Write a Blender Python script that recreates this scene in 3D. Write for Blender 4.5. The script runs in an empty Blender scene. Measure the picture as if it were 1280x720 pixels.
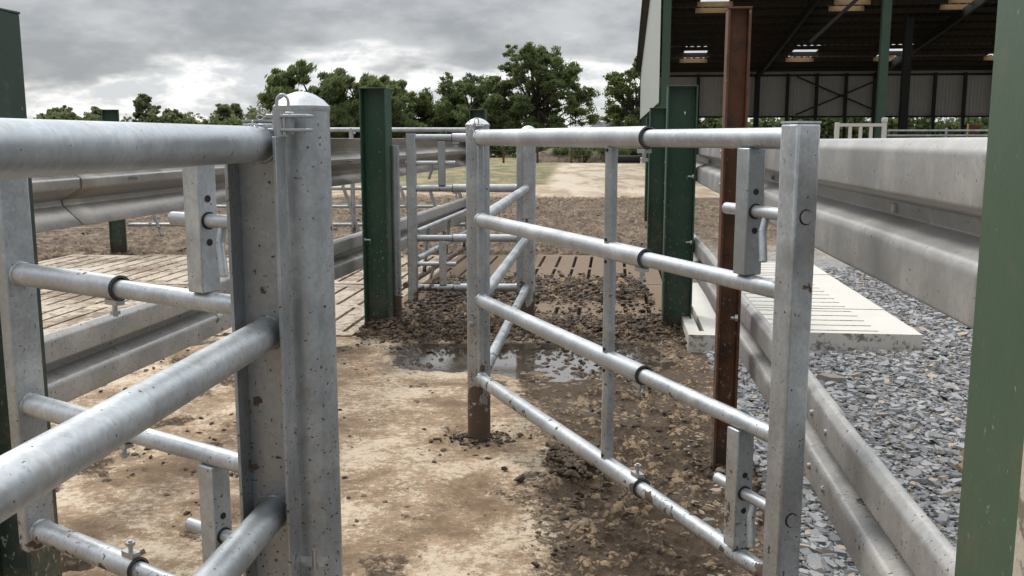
import bpy, bmesh, math, random
from mathutils import Vector, Matrix, noise as N
random.seed(7)
R = math.radians
sc = bpy.context.scene
col = sc.collection

# ------------------------------------------------------------------ materials
class NT:
    """tiny node-tree helper"""
    def __init__(s, name):
        s.m = bpy.data.materials.new(name); s.m.use_nodes = True
        s.t = s.m.node_tree; s.t.nodes.clear()
        s.out = s.n('ShaderNodeOutputMaterial')
    def n(s, typ, **kw):
        nd = s.t.nodes.new(typ)
        for k, v in kw.items():
            if k in ('op',): nd.operation = v
            elif k == 'blend': nd.blend_type = v
            elif hasattr(nd, k) and not k[0].isupper(): setattr(nd, k, v)
        return nd
    def l(s, a, b): s.t.links.new(a, b)
    def put(s, sock, v):
        if hasattr(v, 'is_output'): s.l(v, sock)
        else: sock.default_value = v
    def math(s, op, a, b=0.0, c=None, clamp=False):
        nd = s.n('ShaderNodeMath'); nd.operation = op; nd.use_clamp = clamp
        s.put(nd.inputs[0], a); s.put(nd.inputs[1], b)
        if c is not None: s.put(nd.inputs[2], c)
        return nd.outputs[0]
    def mix(s, f, a, b, blend='MIX'):
        nd = s.n('ShaderNodeMix'); nd.data_type = 'RGBA'; nd.blend_type = blend
        s.put(nd.inputs[0], f)
        s.put(nd.inputs[6], a if hasattr(a, 'is_output') else (*a, 1) if len(a) == 3 else a)
        s.put(nd.inputs[7], b if hasattr(b, 'is_output') else (*b, 1) if len(b) == 3 else b)
        return nd.outputs[2]
    def noise(s, vec, scale, detail=4, rough=.55, dist=0.0):
        nd = s.n('ShaderNodeTexNoise'); s.l(vec, nd.inputs['Vector'])
        nd.inputs['Scale'].default_value = scale; nd.inputs['Detail'].default_value = detail
        nd.inputs['Roughness'].default_value = rough; nd.inputs['Distortion'].default_value = dist
        return nd.outputs[0]
    def voro(s, vec, scale, feature='F1', out='Distance', rnd=1.0):
        nd = s.n('ShaderNodeTexVoronoi'); nd.feature = feature; s.l(vec, nd.inputs['Vector'])
        nd.inputs['Scale'].default_value = scale; nd.inputs['Randomness'].default_value = rnd
        return nd.outputs[out]
    def step(s, v, a, b):
        nd = s.n('ShaderNodeMapRange'); nd.interpolation_type = 'SMOOTHSTEP'
        s.put(nd.inputs[0], v); nd.inputs[1].default_value = a; nd.inputs[2].default_value = b
        nd.inputs[3].default_value = 0; nd.inputs[4].default_value = 1
        return nd.outputs[0]
    def lin(s, v, a, b, c, d):
        nd = s.n('ShaderNodeMapRange'); s.put(nd.inputs[0], v)
        for i, q in enumerate((a, b, c, d)): nd.inputs[i+1].default_value = q
        return nd.outputs[0]
    def pos(s): return s.n('ShaderNodeNewGeometry').outputs['Position']
    def obj(s): return s.n('ShaderNodeTexCoord').outputs['Object']
    def sep(s, v):
        nd = s.n('ShaderNodeSeparateXYZ'); s.l(v, nd.inputs[0]); return nd.outputs
    def scale(s, v, xyz):
        nd = s.n('ShaderNodeMapping'); s.l(v, nd.inputs[0]); nd.inputs['Scale'].default_value = xyz; return nd.outputs[0]
    def rnd(s): return s.n('ShaderNodeObjectInfo').outputs['Random']
    def attr(s, name):
        nd = s.n('ShaderNodeAttribute'); nd.attribute_name = name; return nd.outputs['Color']
    def bump(s, h, strength=.3, dist=.01):
        nd = s.n('ShaderNodeBump'); s.put(nd.inputs['Height'], h)
        nd.inputs['Strength'].default_value = strength; nd.inputs['Distance'].default_value = dist
        return nd.outputs[0]
    def bsdf(s, base, rough=.6, metal=0.0, normal=None, spec=.5, link=True):
        b = s.n('ShaderNodeBsdfPrincipled')
        s.put(b.inputs['Base Color'], base if hasattr(base, 'is_output') else (*base, 1))
        s.put(b.inputs['Roughness'], rough); s.put(b.inputs['Metallic'], metal)
        s.put(b.inputs['Specular IOR Level'], spec)
        if normal is not None: s.l(normal, b.inputs['Normal'])
        if link: s.l(b.outputs[0], s.out.inputs[0])
        return b

MUD = (.055, .038, .026)
def galv(name, lo=(.31, .335, .352), hi=(.62, .65, .67), rough=.44, metal=.74, specks=.5, zmud=.28, warm=0.0):
    k = NT(name); p = k.pos()
    sp = k.voro(k.scale(p, (1, 1, .7)), 120, 'F1', 'Color')
    spv = k.sep(sp)[0]
    big = k.noise(p, 5.5, 5, .6); streak = k.noise(k.scale(p, (1, 1, .12)), 34, 4, .6) if warm else k.noise(p, 21, 5, .6)
    fine = k.noise(p, 120, 3, .6)
    v = k.math('ADD', k.math('MULTIPLY', spv, .10), k.math('ADD', k.math('MULTIPLY', big, .75), k.math('MULTIPLY', streak, .16)))
    v = k.math('ADD', v, k.math('MULTIPLY', k.math('SUBTRACT', k.rnd(), .5), .14))
    c = k.mix(k.step(v, .32, .92), lo, hi)
    # chalky white bloom and grey scuffs
    c = k.mix(k.math('MULTIPLY', k.step(k.noise(p, 17, 6, .7), .56, .72), .30), c, (.58, .60, .60))
    c = k.mix(k.math('MULTIPLY', k.step(k.noise(p, 30, 8, .8, .4), .585, .68), .55), c, (.17, .172, .17))
    if warm: c = k.mix(k.math('MULTIPLY', k.step(big, .35, .7), warm), c, (.30, .24, .18))
    # mud: splashes everywhere, more towards the ground
    z = k.sep(p)[2]
    low = k.lin(z, .05, 1.3, .07, 0.0)
    foot = k.lin(z, .0, .44, .31, 0.0) if zmud > .15 else k.lin(z, 0, zmud, .3, 0)
    n1 = k.noise(p, 38, 5, .62); n2 = k.noise(p, 9, 2, .5); n0 = k.noise(p, 17, 4, .55)
    s1 = k.math('ADD', k.math('ADD', k.math('MULTIPLY', n1, .36), k.math('MULTIPLY', n0, .64)), k.math('ADD', low, k.math('MULTIPLY', k.math('SUBTRACT', n2, .5), .30)))
    s1 = k.math('ADD', s1, foot)
    m1 = k.step(s1, .734-.05*specks, .752-.05*specks)
    m2 = k.math('MULTIPLY', k.step(k.math('ADD', k.noise(p, 95, 2, .5), low), .74-.03*specks, .755-.03*specks), min(1, specks*1.2))
    m1 = k.math('MAXIMUM', m1, m2)
    film = k.math('MULTIPLY', k.step(k.math('ADD', k.noise(p, 13, 5, .65), low), .55, .78), .38)
    c = k.mix(film, c, (.27, .21, .15))
    m = m1
    c = k.mix(m, c, k.mix(n2, MUD, (.12, .083, .052)))
    h = k.math('ADD', k.math('MULTIPLY', fine, .25), k.math('ADD', k.math('MULTIPLY', big, .6), m))
    k.bsdf(c, k.math('ADD', k.lin(big, .3, .7, rough-.08, rough+.12), k.math('MULTIPLY', m, .35)), k.math('MULTIPLY', k.math('SUBTRACT', 1.0, m), metal), k.bump(h, .25, .004))
    return k.m

def paint(name, c0, c1, chips=.5, zmud=.16, rough=.45, rust=None):
    k = NT(name); p = k.pos(); z = k.sep(p)[2]
    big = k.noise(p, 3.2, 5, .6); st = k.noise(k.scale(p, (1, 1, .1)), 28, 4, .6)
    c = k.mix(k.math('ADD', k.math('MULTIPLY', big, .6), k.math('MULTIPLY', st, .4)), c0, c1)
    low = k.lin(z, .1, 1.5, .16, 0.0)
    if rust: c = k.mix(k.step(k.noise(p, 11, 6, .7), .45, .68), c, rust)
    ch = k.step(k.math('ADD', k.noise(k.scale(p, (1, 1, .55)), 62, 3, .5), k.math('MULTIPLY', low, .55)), .71, .735)
    c = k.mix(k.math('MULTIPLY', ch, chips), c, (.42, .41, .36))
    film = k.math('MULTIPLY', k.step(k.math('ADD', k.noise(p, 10, 5, .7), low), .56, .80), .5)
    c = k.mix(film, c, (.13, .105, .07))
    base = k.step(k.math('ADD', z, k.math('MULTIPLY', k.math('SUBTRACT', k.noise(p, 22, 5, .7), .5), .4)), zmud, zmud-.14)
    c = k.mix(base, c, (.075, .055, .038))
    k.bsdf(c, k.math('ADD', k.lin(big, .3, .7, rough-.06, rough+.1), k.math('MULTIPLY', base, .35)), 0, k.bump(k.math('ADD', k.noise(p, 70, 4, .6), k.math('MULTIPLY', ch, .6)), .12, .004))
    return k.m

def plain(name, c, rough=.7, metal=0.0, var=.35, scale=8):
    k = NT(name); p = k.pos()
    n = k.noise(p, scale, 5, .6)
    a = tuple(q*(1-var) for q in c); b = tuple(min(1, q*(1+var)) for q in c)
    k.bsdf(k.mix(n, a, b), rough, metal, k.bump(k.noise(p, scale*8, 3), .15, .005))
    return k.m

M = {}
M['galv'] = galv('galvanised_tube', specks=.8)
M['galv_post'] = galv('galvanised_post', specks=1.6)
M['galv_dirty'] = galv('galvanised_stile_splashed', lo=(.27, .285, .295), hi=(.50, .52, .53), specks=1.85)
M['galv_clean'] = galv('galvanised_sleeve', lo=(.36, .38, .395), hi=(.64, .665, .68), specks=.5)
M['galv_dull'] = galv('galvanised_barrier', lo=(.31, .308, .298), hi=(.53, .525, .51), rough=.5, metal=.5, specks=.9, zmud=.1, warm=.12)
M['galv_brown'] = galv('galvanised_barrier_mud_reflection', lo=(.31, .295, .275), hi=(.54, .52, .495), rough=.40, metal=.7, specks=.45, zmud=.1, warm=.25)  # brown of the mud's reflection is put into the steel colour
M['green'] = paint('green_paint', (.012, .052, .028), (.026, .080, .047))
M['green_faded'] = paint('faded_green_paint', (.036, .075, .040), (.066, .105, .064), chips=.35)
M['green_dark'] = paint('dark_green_paint', (.012, .030, .021), (.028, .05, .038))
M['primer'] = paint('red_oxide_primer', (.078, .028, .010), (.14, .053, .020), chips=.6, rust=(.045, .021, .012), rough=.6)
M['dark_steel'] = plain('dark_steel', (.012, .014, .014), .6)
M['black'] = plain('black_rubber', (.012, .012, .012), .7)
M['zinc'] = plain('zinc_bolt', (.42, .43, .44), .35, .85, .15, 30)

# ------------------------------------------------------------------ mesh helper
class MB:
    def __init__(s): s.v = []; s.f = []
    def add(s, vs, fs):
        o = len(s.v); s.v += [tuple(v) for v in vs]; s.f += [tuple(i+o for i in f) for f in fs]
    def box(s, c, size, rot=0, tilt=None):
        x, y, z = (q/2 for q in size); c = Vector(c)
        m = Matrix.Rotation(rot, 3, 'Z')
        if tilt: m = m @ tilt
        vs = [c + m @ Vector((a*x, b*y, d*z)) for a in (-1, 1) for b in (-1, 1) for d in (-1, 1)]
        s.add(vs, [(0, 1, 3, 2), (4, 6, 7, 5), (0, 4, 5, 1), (2, 3, 7, 6), (0, 2, 6, 4), (1, 5, 7, 3)]); return s
    def bar(s, a, b, w, h):
        a, b = Vector(a), Vector(b); d = (b-a).normalized()
        up = Vector((0, 0, 1)) if abs(d.z) < .95 else Vector((0, 1, 0))
        u = d.cross(up).normalized()*w/2; v = u.normalized().cross(d).normalized()*h/2
        vs = [q+i*u+j*v for q in (a, b) for i, j in ((-1, -1), (1, -1), (1, 1), (-1, 1))]
        s.add(vs, [(3, 2, 1, 0), (4, 5, 6, 7)]+[(i, (i+1) % 4, 4+(i+1) % 4, 4+i) for i in range(4)]); return s
    def tube(s, a, b, r, seg=20, r2=None, wall=None, caps=(1, 1), rings=1):
        a, b = Vector(a), Vector(b); d = (b-a).normalized()
        up = Vector((0, 0, 1)) if abs(d.z) < .9 else Vector((0, 1, 0))
        u = d.cross(up).normalized(); v = u.cross(d)
        r2 = r if r2 is None else r2
        cs = [(math.cos(2*math.pi*i/seg), math.sin(2*math.pi*i/seg)) for i in range(seg)]
        vs = []; fs = []
        for k in range(rings+1):
            t = k/rings; q = a.lerp(b, t); rr = r+(r2-r)*t
            vs += [q+(u*ci+v*si)*rr for ci, si in cs]
        for k in range(rings):
            o = k*seg
            fs += [(o+i, o+(i+1) % seg, o+seg+(i+1) % seg, o+seg+i) for i in range(seg)]
        if wall:
            n = len(vs)
            vs += [q+(u*ci+v*si)*(r-wall) for q in (a, b) for ci, si in cs]
            fs += [(n+(i+1) % seg, n+i, n+seg+i, n+seg+(i+1) % seg) for i in range(seg)]
            e = rings*seg
            fs += [((i+1) % seg, i, n+i, n+(i+1) % seg) for i in range(seg)]
            fs += [(e+i, e+(i+1) % seg, n+seg+(i+1) % seg, n+seg+i) for i in range(seg)]
        else:
            if caps[0]: fs.append(tuple(reversed(range(seg))))
            if caps[1]: fs.append(tuple(range(rings*seg, rings*seg+seg)))
        s.add(vs, fs); return s
    def path(s, pts, r, seg=10):
        for a, b in zip(pts, pts[1:]): s.tube(a, b, r, seg)
        return s
    def lathe(s, c, prof, seg=28):
        c = Vector(c); vs = []; fs = []
        for r, z in prof:
            vs += [c+Vector((r*math.cos(2*math.pi*i/seg), r*math.sin(2*math.pi*i/seg), z)) for i in range(seg)]
        for k in range(len(prof)-1):
            o = k*seg
            fs += [(o+i, o+(i+1) % seg, o+seg+(i+1) % seg, o+seg+i) for i in range(seg)]
        fs.append(tuple(reversed(range(seg)))); fs.append(tuple(range((len(prof)-1)*seg, len(prof)*seg)))
        s.add(vs, fs); return s
    def build(s, name, mat, parent=None, bevel=0.0, angle=40, loc=None):
        me = bpy.data.meshes.new(name); me.from_pydata(s.v, [], s.f); me.update()
        me.polygons.foreach_set('use_smooth', [True]*len(me.polygons))
        me.set_sharp_from_angle(angle=R(angle))
        me.materials.append(mat)
        o = bpy.data.objects.new(name, me); col.objects.link(o)
        if parent: o.parent = parent
        if loc: o.location = loc
        if bevel:
            b = o.modifiers.new('bevel', 'BEVEL'); b.width = bevel; b.segments = 2; b.limit_method = 'ANGLE'; b.angle_limit = R(50)
        return o

def tag(o, label, cat, group=None):
    o['label'] = label; o['category'] = cat
    if group: o['group'] = group
    return o
def thing(name, label, cat, loc=(0, 0, 0), rz=0, group=None):
    o = bpy.data.objects.new(name, None); col.objects.link(o); o.empty_display_size = .1
    o.location = loc; o.rotation_euler = (0, 0, rz)
    return tag(o, label, cat, group)
def struct(o, kind='structure'): o['kind'] = kind; return o
def children(o): return [c for c in bpy.data.objects if c.parent == o]
def copy_tree(o, parent=None):
    c = o.copy(); col.objects.link(c)
    if parent: c.parent = parent
    for ch in children(o): copy_tree(ch, c)
    return c

# ------------------------------------------------------------------ setting: ground
AX = .1056                                             # the alley leans this much in x per metre of y
def right_line(y): return .80+(y-1.63)*AX              # crash barrier on the right
def left_line(y): return -1.82+(y-3.7)*.142            # crash barrier on the left
def ss(a, b, x):
    t = max(0., min(1., (x-a)/(b-a))) if a != b else float(x > a)
    return t*t*(3-2*t)
def fb(x, y, s, o=4, z=0.): return N.fractal(Vector((x*s, y*s, z)), 1.0, 2.0, o)     # about -1..1

SLAT_Z = .012
def axis(segs):
    out = [segs[0][0]]
    for a, b, st in segs:
        n = max(1, round((b-a)/st)); out += [a+(b-a)*(i+1)/n for i in range(n)]
    return out
def ground_mesh():
    xs = axis([(-900, -60, 140), (-60, -20, 5), (-20, -7, .6), (-7, -2.6, .05), (-2.6, -1.0, .025), (-1.0, 1.5, .0125), (1.5, 4.5, .04), (4.5, 12, .5), (12, 60, 5), (60, 900, 140)])
    ys = axis([(-200, -5, 40), (-5, 1.4, .4), (1.4, 4.2, .0125), (4.2, 7.6, .018), (7.6, 13, .035), (13, 26, .12), (26, 62, .8), (62, 120, 6), (120, 1300, 120)])
    vs = []; zone = []; zone2 = []
    for y in ys:
        ll = left_line(y); rl = right_line(y)
        for x in xs:
            big = fb(x, y, .9, 3, 3.); med = fb(x, y, 3.2, 4, 9.); fine = 0; rid = 0
            near = -3 < x < 1.9 and y < 14
            if near or (-8 < x < 5 and y < 26):
                fine = fb(x, y, 13., 4, 1.)
                rid = N.turbulence(Vector((x*8.5, y*8.5, 2.)), 4, False)
            vor = 0
            if -3 < x < 1.9 and 1.5 < y < 7.2:
                wx = x+.012*fine; wy = y+.012*fb(x, y, 11., 2, 6.)
                f = N.voronoi(Vector((wx*19, wy*19, 0)))[0]; vor = min(1., (f[1]-f[0])*2.2)
            h = .006*big+.004*med
            # --- zones
            gravel = ss(rl+.02, rl+.10, x+.05*med)*ss(15, 11, y)
            rub = .7*ss(rl-.30, rl-.10, x+.12*med)*ss(4.2, 3.0, y)*(1-gravel)
            # churned mud on the right half of the alley
            edge = .10+.05*(y-2.5)-.14*ss(4.6, 5.6, y)+.16*big+.16*med
            mud = ss(edge-.30, edge+.34, x+.10*fine)*ss(7.4, 6.6, y)*(1-gravel)
            mud = max(mud, ss(.02, .42, med-.25+.35*big)*.55*(1-gravel)*ss(7, 6, y)*ss(-1.0, -.6, x))
            lp = ss(-.95, -1.3, x)*ss(7.6, 6.8, y)
            mud = max(mud, lp*ss(.05, .5, med+.4*big)*.75)
            # wet strip with the puddle
            wetc = math.exp(-((y-6.55-.05*big)/.42)**2)*ss(-1.0, -.6, x+.1*med)*ss(1.15, .75, x+.1*med)
            wet = max(0, min(1, wetc*1.9-.25+.4*med+.2*fine))
            mud = max(mud, ss(.25, .55, wetc))
            # mud ridges lying on the slats
            m1 = math.exp(-((y-7.38-.12*med)/.34)**2)*ss(-1.25, -.75, x+.2*med)*ss(1.35, 1.15, x)
            m1 = max(m1, math.exp(-((y-8.0)/.55)**2-((x+.42)/.42)**2))
            m2 = math.exp(-((y-9.35-.25*med)/.52)**2)*ss(-.95, -.5, x+.3*med)*ss(1.4, 1.05, x)
            mound = max(m1, m2)
            soil = ss(11.9, 12.6, y+.25*med)*ss(27, 24, y)*(1-gravel)
            # --- height
            h += mud*(.034*rid-.020+.016*fine*(1-wet)+.022*vor*(.4+.6*ss(-.3, .3, med)))+lp*.018*rid*max(0, med+.3)
            h += rub*.02*fine
            if wetc < .12 and 4.9 < y < 7.5: h = max(h, -.010)
            h += wetc*(-.050+.018*med+.012*fine)*(1-.3*ss(.3, .7, x))*ss(-.62, -.28, x+.25*med)+wetc*(.006+.012*ss(.1, .5, x))*rid
            if 6.9 < y < 12.45 and -7 < x < 1.42+(y-7)*.1:
                hm = mound*(.095+.075*rid+.05*fine+.03*med)-.034
                h = hm if hm > -.004 else -.22
                if y < 7.22: h = max(h, .004*med)
                mud = max(mud, ss(.0, .03, h))
            h += soil*(.06*rid+.03*fine-.03)
            mud = max(mud, soil*(.55+.35*med))
            grass = 0
            ax = .62+(y-25)*.068
            if y > 24: grass = ss(ax+.3, ax-.3, x+.3*big)*ss(29.5, 31.5, y+1.2*med)
            if y > 57: grass = max(grass, ss(57, 58.5, y))
            if x < -7: grass = max(grass, ss(-14, -18, x))
            if x > 14 or y < -6: grass = max(grass, .5)
            apron = 0
            if y > 24: apron = ss(24.6, 25.1, y+.2*med)*ss(57.5, 56.5, y)*ss(ax-.3, ax+.1, x+.3*big)*(1-grass)
            vs.append((x, y, h)); top_ = .45*vor+.55*min(1., max(0., .55*rid+.6*fine+.2)) if (near and y < 7.4) else min(1., max(0., .6*rid+.5*fine+.25))
            zone.append((mud, wet, apron, top_)); zone2.append((gravel, grass, soil, max(rub, 0)))
    nx = len(xs); ny = len(ys)
    fs = [(j*nx+i, j*nx+i+1, (j+1)*nx+i+1, (j+1)*nx+i) for j in range(ny-1) for i in range(nx-1)]
    me = bpy.data.meshes.new('ground'); me.from_pydata(vs, [], fs); me.update()
    me.polygons.foreach_set('use_smooth', [True]*len(me.polygons))
    for nm, dat in (('zone', zone), ('zone2', zone2)):
        a = me.color_attributes.new(nm, 'FLOAT_COLOR', 'POINT')
        a.data.foreach_set('color', [q for c in dat for q in c])
    return me

def ground_mat():
    k = NT('yard_ground'); p = k.pos()
    z1n = k.n('ShaderNodeAttribute'); z1n.attribute_name = 'zone'; hump = z1n.outputs['Alpha']
    z1 = k.n('ShaderNodeSeparateColor'); k.l(z1n.outputs['Color'], z1.inputs[0])
    z2n = k.n('ShaderNodeAttribute'); z2n.attribute_name = 'zone2'
    z2 = k.n('ShaderNodeSeparateColor'); k.l(z2n.outputs['Color'], z2.inputs[0])
    mud, wet, apron = z1.outputs[0], z1.outputs[1], z1.outputs[2]
    gravel, grass, soil = z2.outputs[0], z2.outputs[1], z2.outputs[2]
    rub = z2n.outputs['Alpha']
    n1 = k.noise(p, 2.2, 6, .62, .3); n2 = k.noise(p, 11, 6, .7, .4); n3 = k.noise(p, 46, 5, .7); n4 = k.noise(p, 190, 3, .65)
    # dusty concrete: brown film, pale scraped patches, dark flecks
    v = k.math('ADD', k.math('MULTIPLY', n1, .5), k.math('ADD', k.math('MULTIPLY', n2, .35), k.math('MULTIPLY', n3, .25)))
    dust = k.mix(k.step(v, .42, .66), (.165, .108, .062), (.40, .285, .178))
    pale = k.step(k.math('ADD', k.math('MULTIPLY', n1, .5), k.math('ADD', k.math('MULTIPLY', k.noise(p, 26, 8, .8), .6), k.math('MULTIPLY', n4, .15))), .615, .70)
    dust = k.mix(k.math('MULTIPLY', pale, .85), dust, (.62, .52, .39))
    fleck = k.step(k.math('ADD', k.noise(p, 70, 5, .75), k.math('MULTIPLY', k.math('SUBTRACT', k.noise(p, 3.5, 4, .6), .5), .35)), .60, .66)
    dust = k.mix(k.math('MULTIPLY', fleck, .85), dust, (.085, .058, .037))
    # churned mud: dark, with lighter dried crusts
    wob = k.n('ShaderNodeVectorMath'); wob.operation = 'ADD'; k.l(p, wob.inputs[0])
    nv = k.n('ShaderNodeTexNoise'); nv.inputs['Scale'].default_value = 16; nv.inputs['Detail'].default_value = 3; k.l(p, nv.inputs['Vector'])
    ws = k.n('ShaderNodeVectorMath'); ws.operation = 'SCALE'; k.l(nv.outputs['Color'], ws.inputs[0]); ws.inputs['Scale'].default_value = .07; k.l(ws.outputs[0], wob.inputs[1])
    crack = k.voro(wob.outputs[0], 23, 'DISTANCE_TO_EDGE')
    cr2 = k.step(k.math('ADD', k.math('ADD', k.math('MULTIPLY', k.noise(p, 34, 7, .78), .8), k.math('MULTIPLY', n1, .45)), k.math('ADD', k.math('MULTIPLY', k.step(crack, 0, .18), .12), k.math('MULTIPLY', hump, .42))), .79, .93)
    mudc = k.mix(n3, (.040, .028, .019), (.135, .092, .055))
    mudc = k.mix(k.math('MULTIPLY', cr2, k.math('SUBTRACT', .85, k.math('MULTIPLY', wet, .7))), mudc, k.mix(k.step(n2, .3, .7), (.205, .140, .083), (.41, .295, .178)))
    mf = k.step(k.math('ADD', mud, k.math('MULTIPLY', k.math('SUBTRACT', k.noise(p, 22, 7, .8, .6), .5), 2.3)), .36, .60)
    c = k.mix(mf, dust, mudc)
    soilc = k.mix(k.step(k.math('ADD', k.math('MULTIPLY', k.noise(p, 9, 8, .8, .3), .75), k.math('MULTIPLY', n1, .25)), .42, .62), (.058, .039, .025), (.27, .192, .12))
    c = k.mix(k.math('MULTIPLY', soil, .8), c, soilc)
    c = k.mix(k.math('MULTIPLY', wet, .7), c, (.060, .050, .042))
    # pale concrete apron with brown soil tracked over it
    far = k.mix(k.step(k.noise(k.scale(p, (.6, .16, 1)), 1.3, 7, .7), .44, .60), (.52, .45, .35), (.33, .24, .155))
    far = k.mix(k.math('MULTIPLY', k.step(k.noise(k.scale(p, (1, .3, 1)), 3.5, 6, .7), .60, .68), .7), far, (.13, .09, .058))
    c = k.mix(apron, c, far)
    gcol = k.mix(k.step(k.noise(k.scale(p, (1, .35, 1)), 1.1, 7, .75), .40, .62), (.105, .108, .042), (.29, .225, .12))
    c = k.mix(grass, c, gcol)
    vc = k.voro(p, 34, 'F1', 'Color')
    grc = k.mix(k.sep(vc)[0], (.17, .165, .158), (.31, .305, .295))
    grc = k.mix(k.math('MULTIPLY', k.step(n2, .58, .68), .4), grc, (.30, .22, .15))
    c = k.mix(gravel, c, grc)
    rbc = k.mix(k.sep(k.voro(p, 26, 'F1', 'Color'))[1], (.09, .066, .045), (.40, .34, .27))
    c = k.mix(k.math('MULTIPLY', rub, .8), c, rbc)
    rough = k.math('SUBTRACT', .88, k.math('MULTIPLY', k.math('ADD', k.math('MULTIPLY', wet, .62), k.math('MULTIPLY', k.math('MULTIPLY', mf, k.step(n1, .5, .62)), .22)), 1.0), clamp=True)
    hgt = k.math('ADD', k.math('MULTIPLY', n3, .5), k.math('ADD', k.math('MULTIPLY', n4, .22), k.math('MULTIPLY', k.math('MULTIPLY', mf, cr2), .55)))
    hgt = k.math('ADD', hgt, k.math('MULTIPLY', k.voro(p, 34), k.math('MULTIPLY', gravel, 1.2)))
    k.bsdf(c, rough, 0, k.bump(hgt, .9, .018), .4)
    return k.m

g = bpy.data.objects.new('ground', ground_mesh()); col.objects.link(g); struct(g)
g.data.materials.append(ground_mat())

# puddle: a real sheet of standing water lying in the hollow
k = NT('standing_water'); p = k.pos()
k.bsdf((.075, .058, .042), .03, 0, k.bump(k.noise(p, 26, 4, .65), .10, .006), 1.0).inputs['IOR'].default_value = 1.75
pts = [(-1.1, 5.9), (-.4, 5.75), (.2, 5.7), (.8, 5.7), (1.16, 5.9), (1.24, 6.5), (1.2, 7.15), (.3, 7.18), (-.5, 7.18), (-1.1, 7.1)]
pm = MB(); pm.add([(x, y, -.015) for x, y in pts], [tuple(range(len(pts)))])
struct(pm.build('puddle', k.m))

# clods of mud: nobody could count them
def lump(mb, x, y, z, r, flat=.62):
    t = (1+5**.5)/2
    ico = [(-1, t, 0), (1, t, 0), (-1, -t, 0), (1, -t, 0), (0, -1, t), (0, 1, t), (0, -1, -t), (0, 1, -t), (t, 0, -1), (t, 0, 1), (-t, 0, -1), (-t, 0, 1)]
    fc = [(0, 11, 5), (0, 5, 1), (0, 1, 7), (0, 7, 10), (0, 10, 11), (1, 5, 9), (5, 11, 4), (11, 10, 2), (10, 7, 6), (7, 1, 8), (3, 9, 4), (3, 4, 2), (3, 2, 6), (3, 6, 8), (3, 8, 9), (4, 9, 5), (2, 4, 11), (6, 2, 10), (8, 6, 7), (9, 8, 1)]
    a = random.uniform(0, 6.28); ca, sa = math.cos(a), math.sin(a); ex = random.uniform(.7, 1.6)
    vs = []
    for q in ico:
        j = r*random.uniform(.42, 1.32)/1.9
        X, Y, Z = q[0]*j*ex, q[1]*j/ex**.5, q[2]*j*flat
        vs.append((x+X*ca-Y*sa, y+X*sa+Y*ca, z+Z))
    mb.add(vs, fc)
cm = MB()
def clods(n, fx, fy, rmin, rmax, zf):
    for _ in range(n):
        x, y = fx(), fy(); r = rmin+(rmax-rmin)*random.random()**3
        lump(cm, x, y, zf(x, y)+r*.12, r)
U = random.uniform
def spread(n, x0, x1, y0, y1, a, b, z=.004):
    clods(n, lambda: U(x0, x1), lambda: U(y0, y1), a, b, lambda x, y: z)
for _ in range(1500):                                   # churned side of the alley
    y = 2.3+4.2*random.random()**1.3; x = U(.02+.05*(y-2.5), right_line(y)-.06)
    if fb(x, y, 2.2, 3, 5.) > -.12: lump(cm, x, y, .008, .004+.017*random.random()**3)
for _ in range(900):                                    # dry side, few
    y = U(2.4, 6.2); x = U(-1.5, .2)
    if fb(x, y, 2.6, 3, 8.) > 0: lump(cm, x, y, .001, .003+.013*random.random()**4, .3)
for _ in range(900):                                   # pen on the left
    y = U(2.6, 7.2); x = U(-3.6, -.9)
    if fb(x, y, 2.2, 3, 5.) > 0: lump(cm, x, y, .003, .005+.020*random.random()**3)
for _ in range(5200):                                   # ridge in front of the slats
    y = random.gauss(7.4, .28); x = U(-1.15, 1.3); lump(cm, x, y, .035+.05*random.random()*math.exp(-((y-7.4)/.3)**2), .006+.024*random.random()**3)
for _ in range(2000):
    y = random.gauss(8.0, .4); x = random.gauss(-.42, .25); lump(cm, x, y, .04+.04*random.random(), .007+.025*random.random()**3)
for _ in range(4600):                                   # second ridge on the slats
    y = random.gauss(9.35, .40); x = U(-.8, 1.3); lump(cm, x, y, .03+.05*random.random()*math.exp(-((y-9.35)/.5)**2), .008+.028*random.random()**3)
for _ in range(1500):                                   # soil beyond the slats
    y = 12.4+12*random.random()**1.4; x = U(-7, right_line(y)); lump(cm, x, y, .004, .010+.030*random.random()**3, .35)
for _ in range(150):                                    # islands in the puddle
    y = random.gauss(6.5, .28); x = U(.05, .95); lump(cm, x, y, -.016, .010+.03*random.random()**2, .4)
for px, py in ((-.165, 4.657), (.125, 7.5), (-.45, 2.07), (-1.05, 7.5), (1.29, 7.35), (1.0, 4.25), (-.93, 7.6)):
    for _ in range(190):
        a = U(0, 6.28); d = abs(random.gauss(.0, .055))+.05
        lump(cm, px+math.cos(a)*d*1.35, py+math.sin(a)*d, .004+max(0, .11-d)*.35*random.random(), .004+.014*random.random()**2)
for _ in range(150): lump(cm, random.gauss(.27, .05), random.gauss(4.30, .09), .008+.02*random.random(), U(.008, .028))
lump(cm, .03, 4.05, .012, .03); lump(cm, -.03, 4.2, .01, .02)
k = NT('mud_clod'); p = k.pos()
k.bsdf(k.mix(k.step(k.noise(p, 9, 5, .7), .40, .66), (.045, .032, .023), (.165, .118, .076)), .8, 0, k.bump(k.noise(p, 90, 4, .7), .5, .006), .4)
o = cm.build('mud_clods', k.m, angle=60); struct(o, 'stuff')

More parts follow.
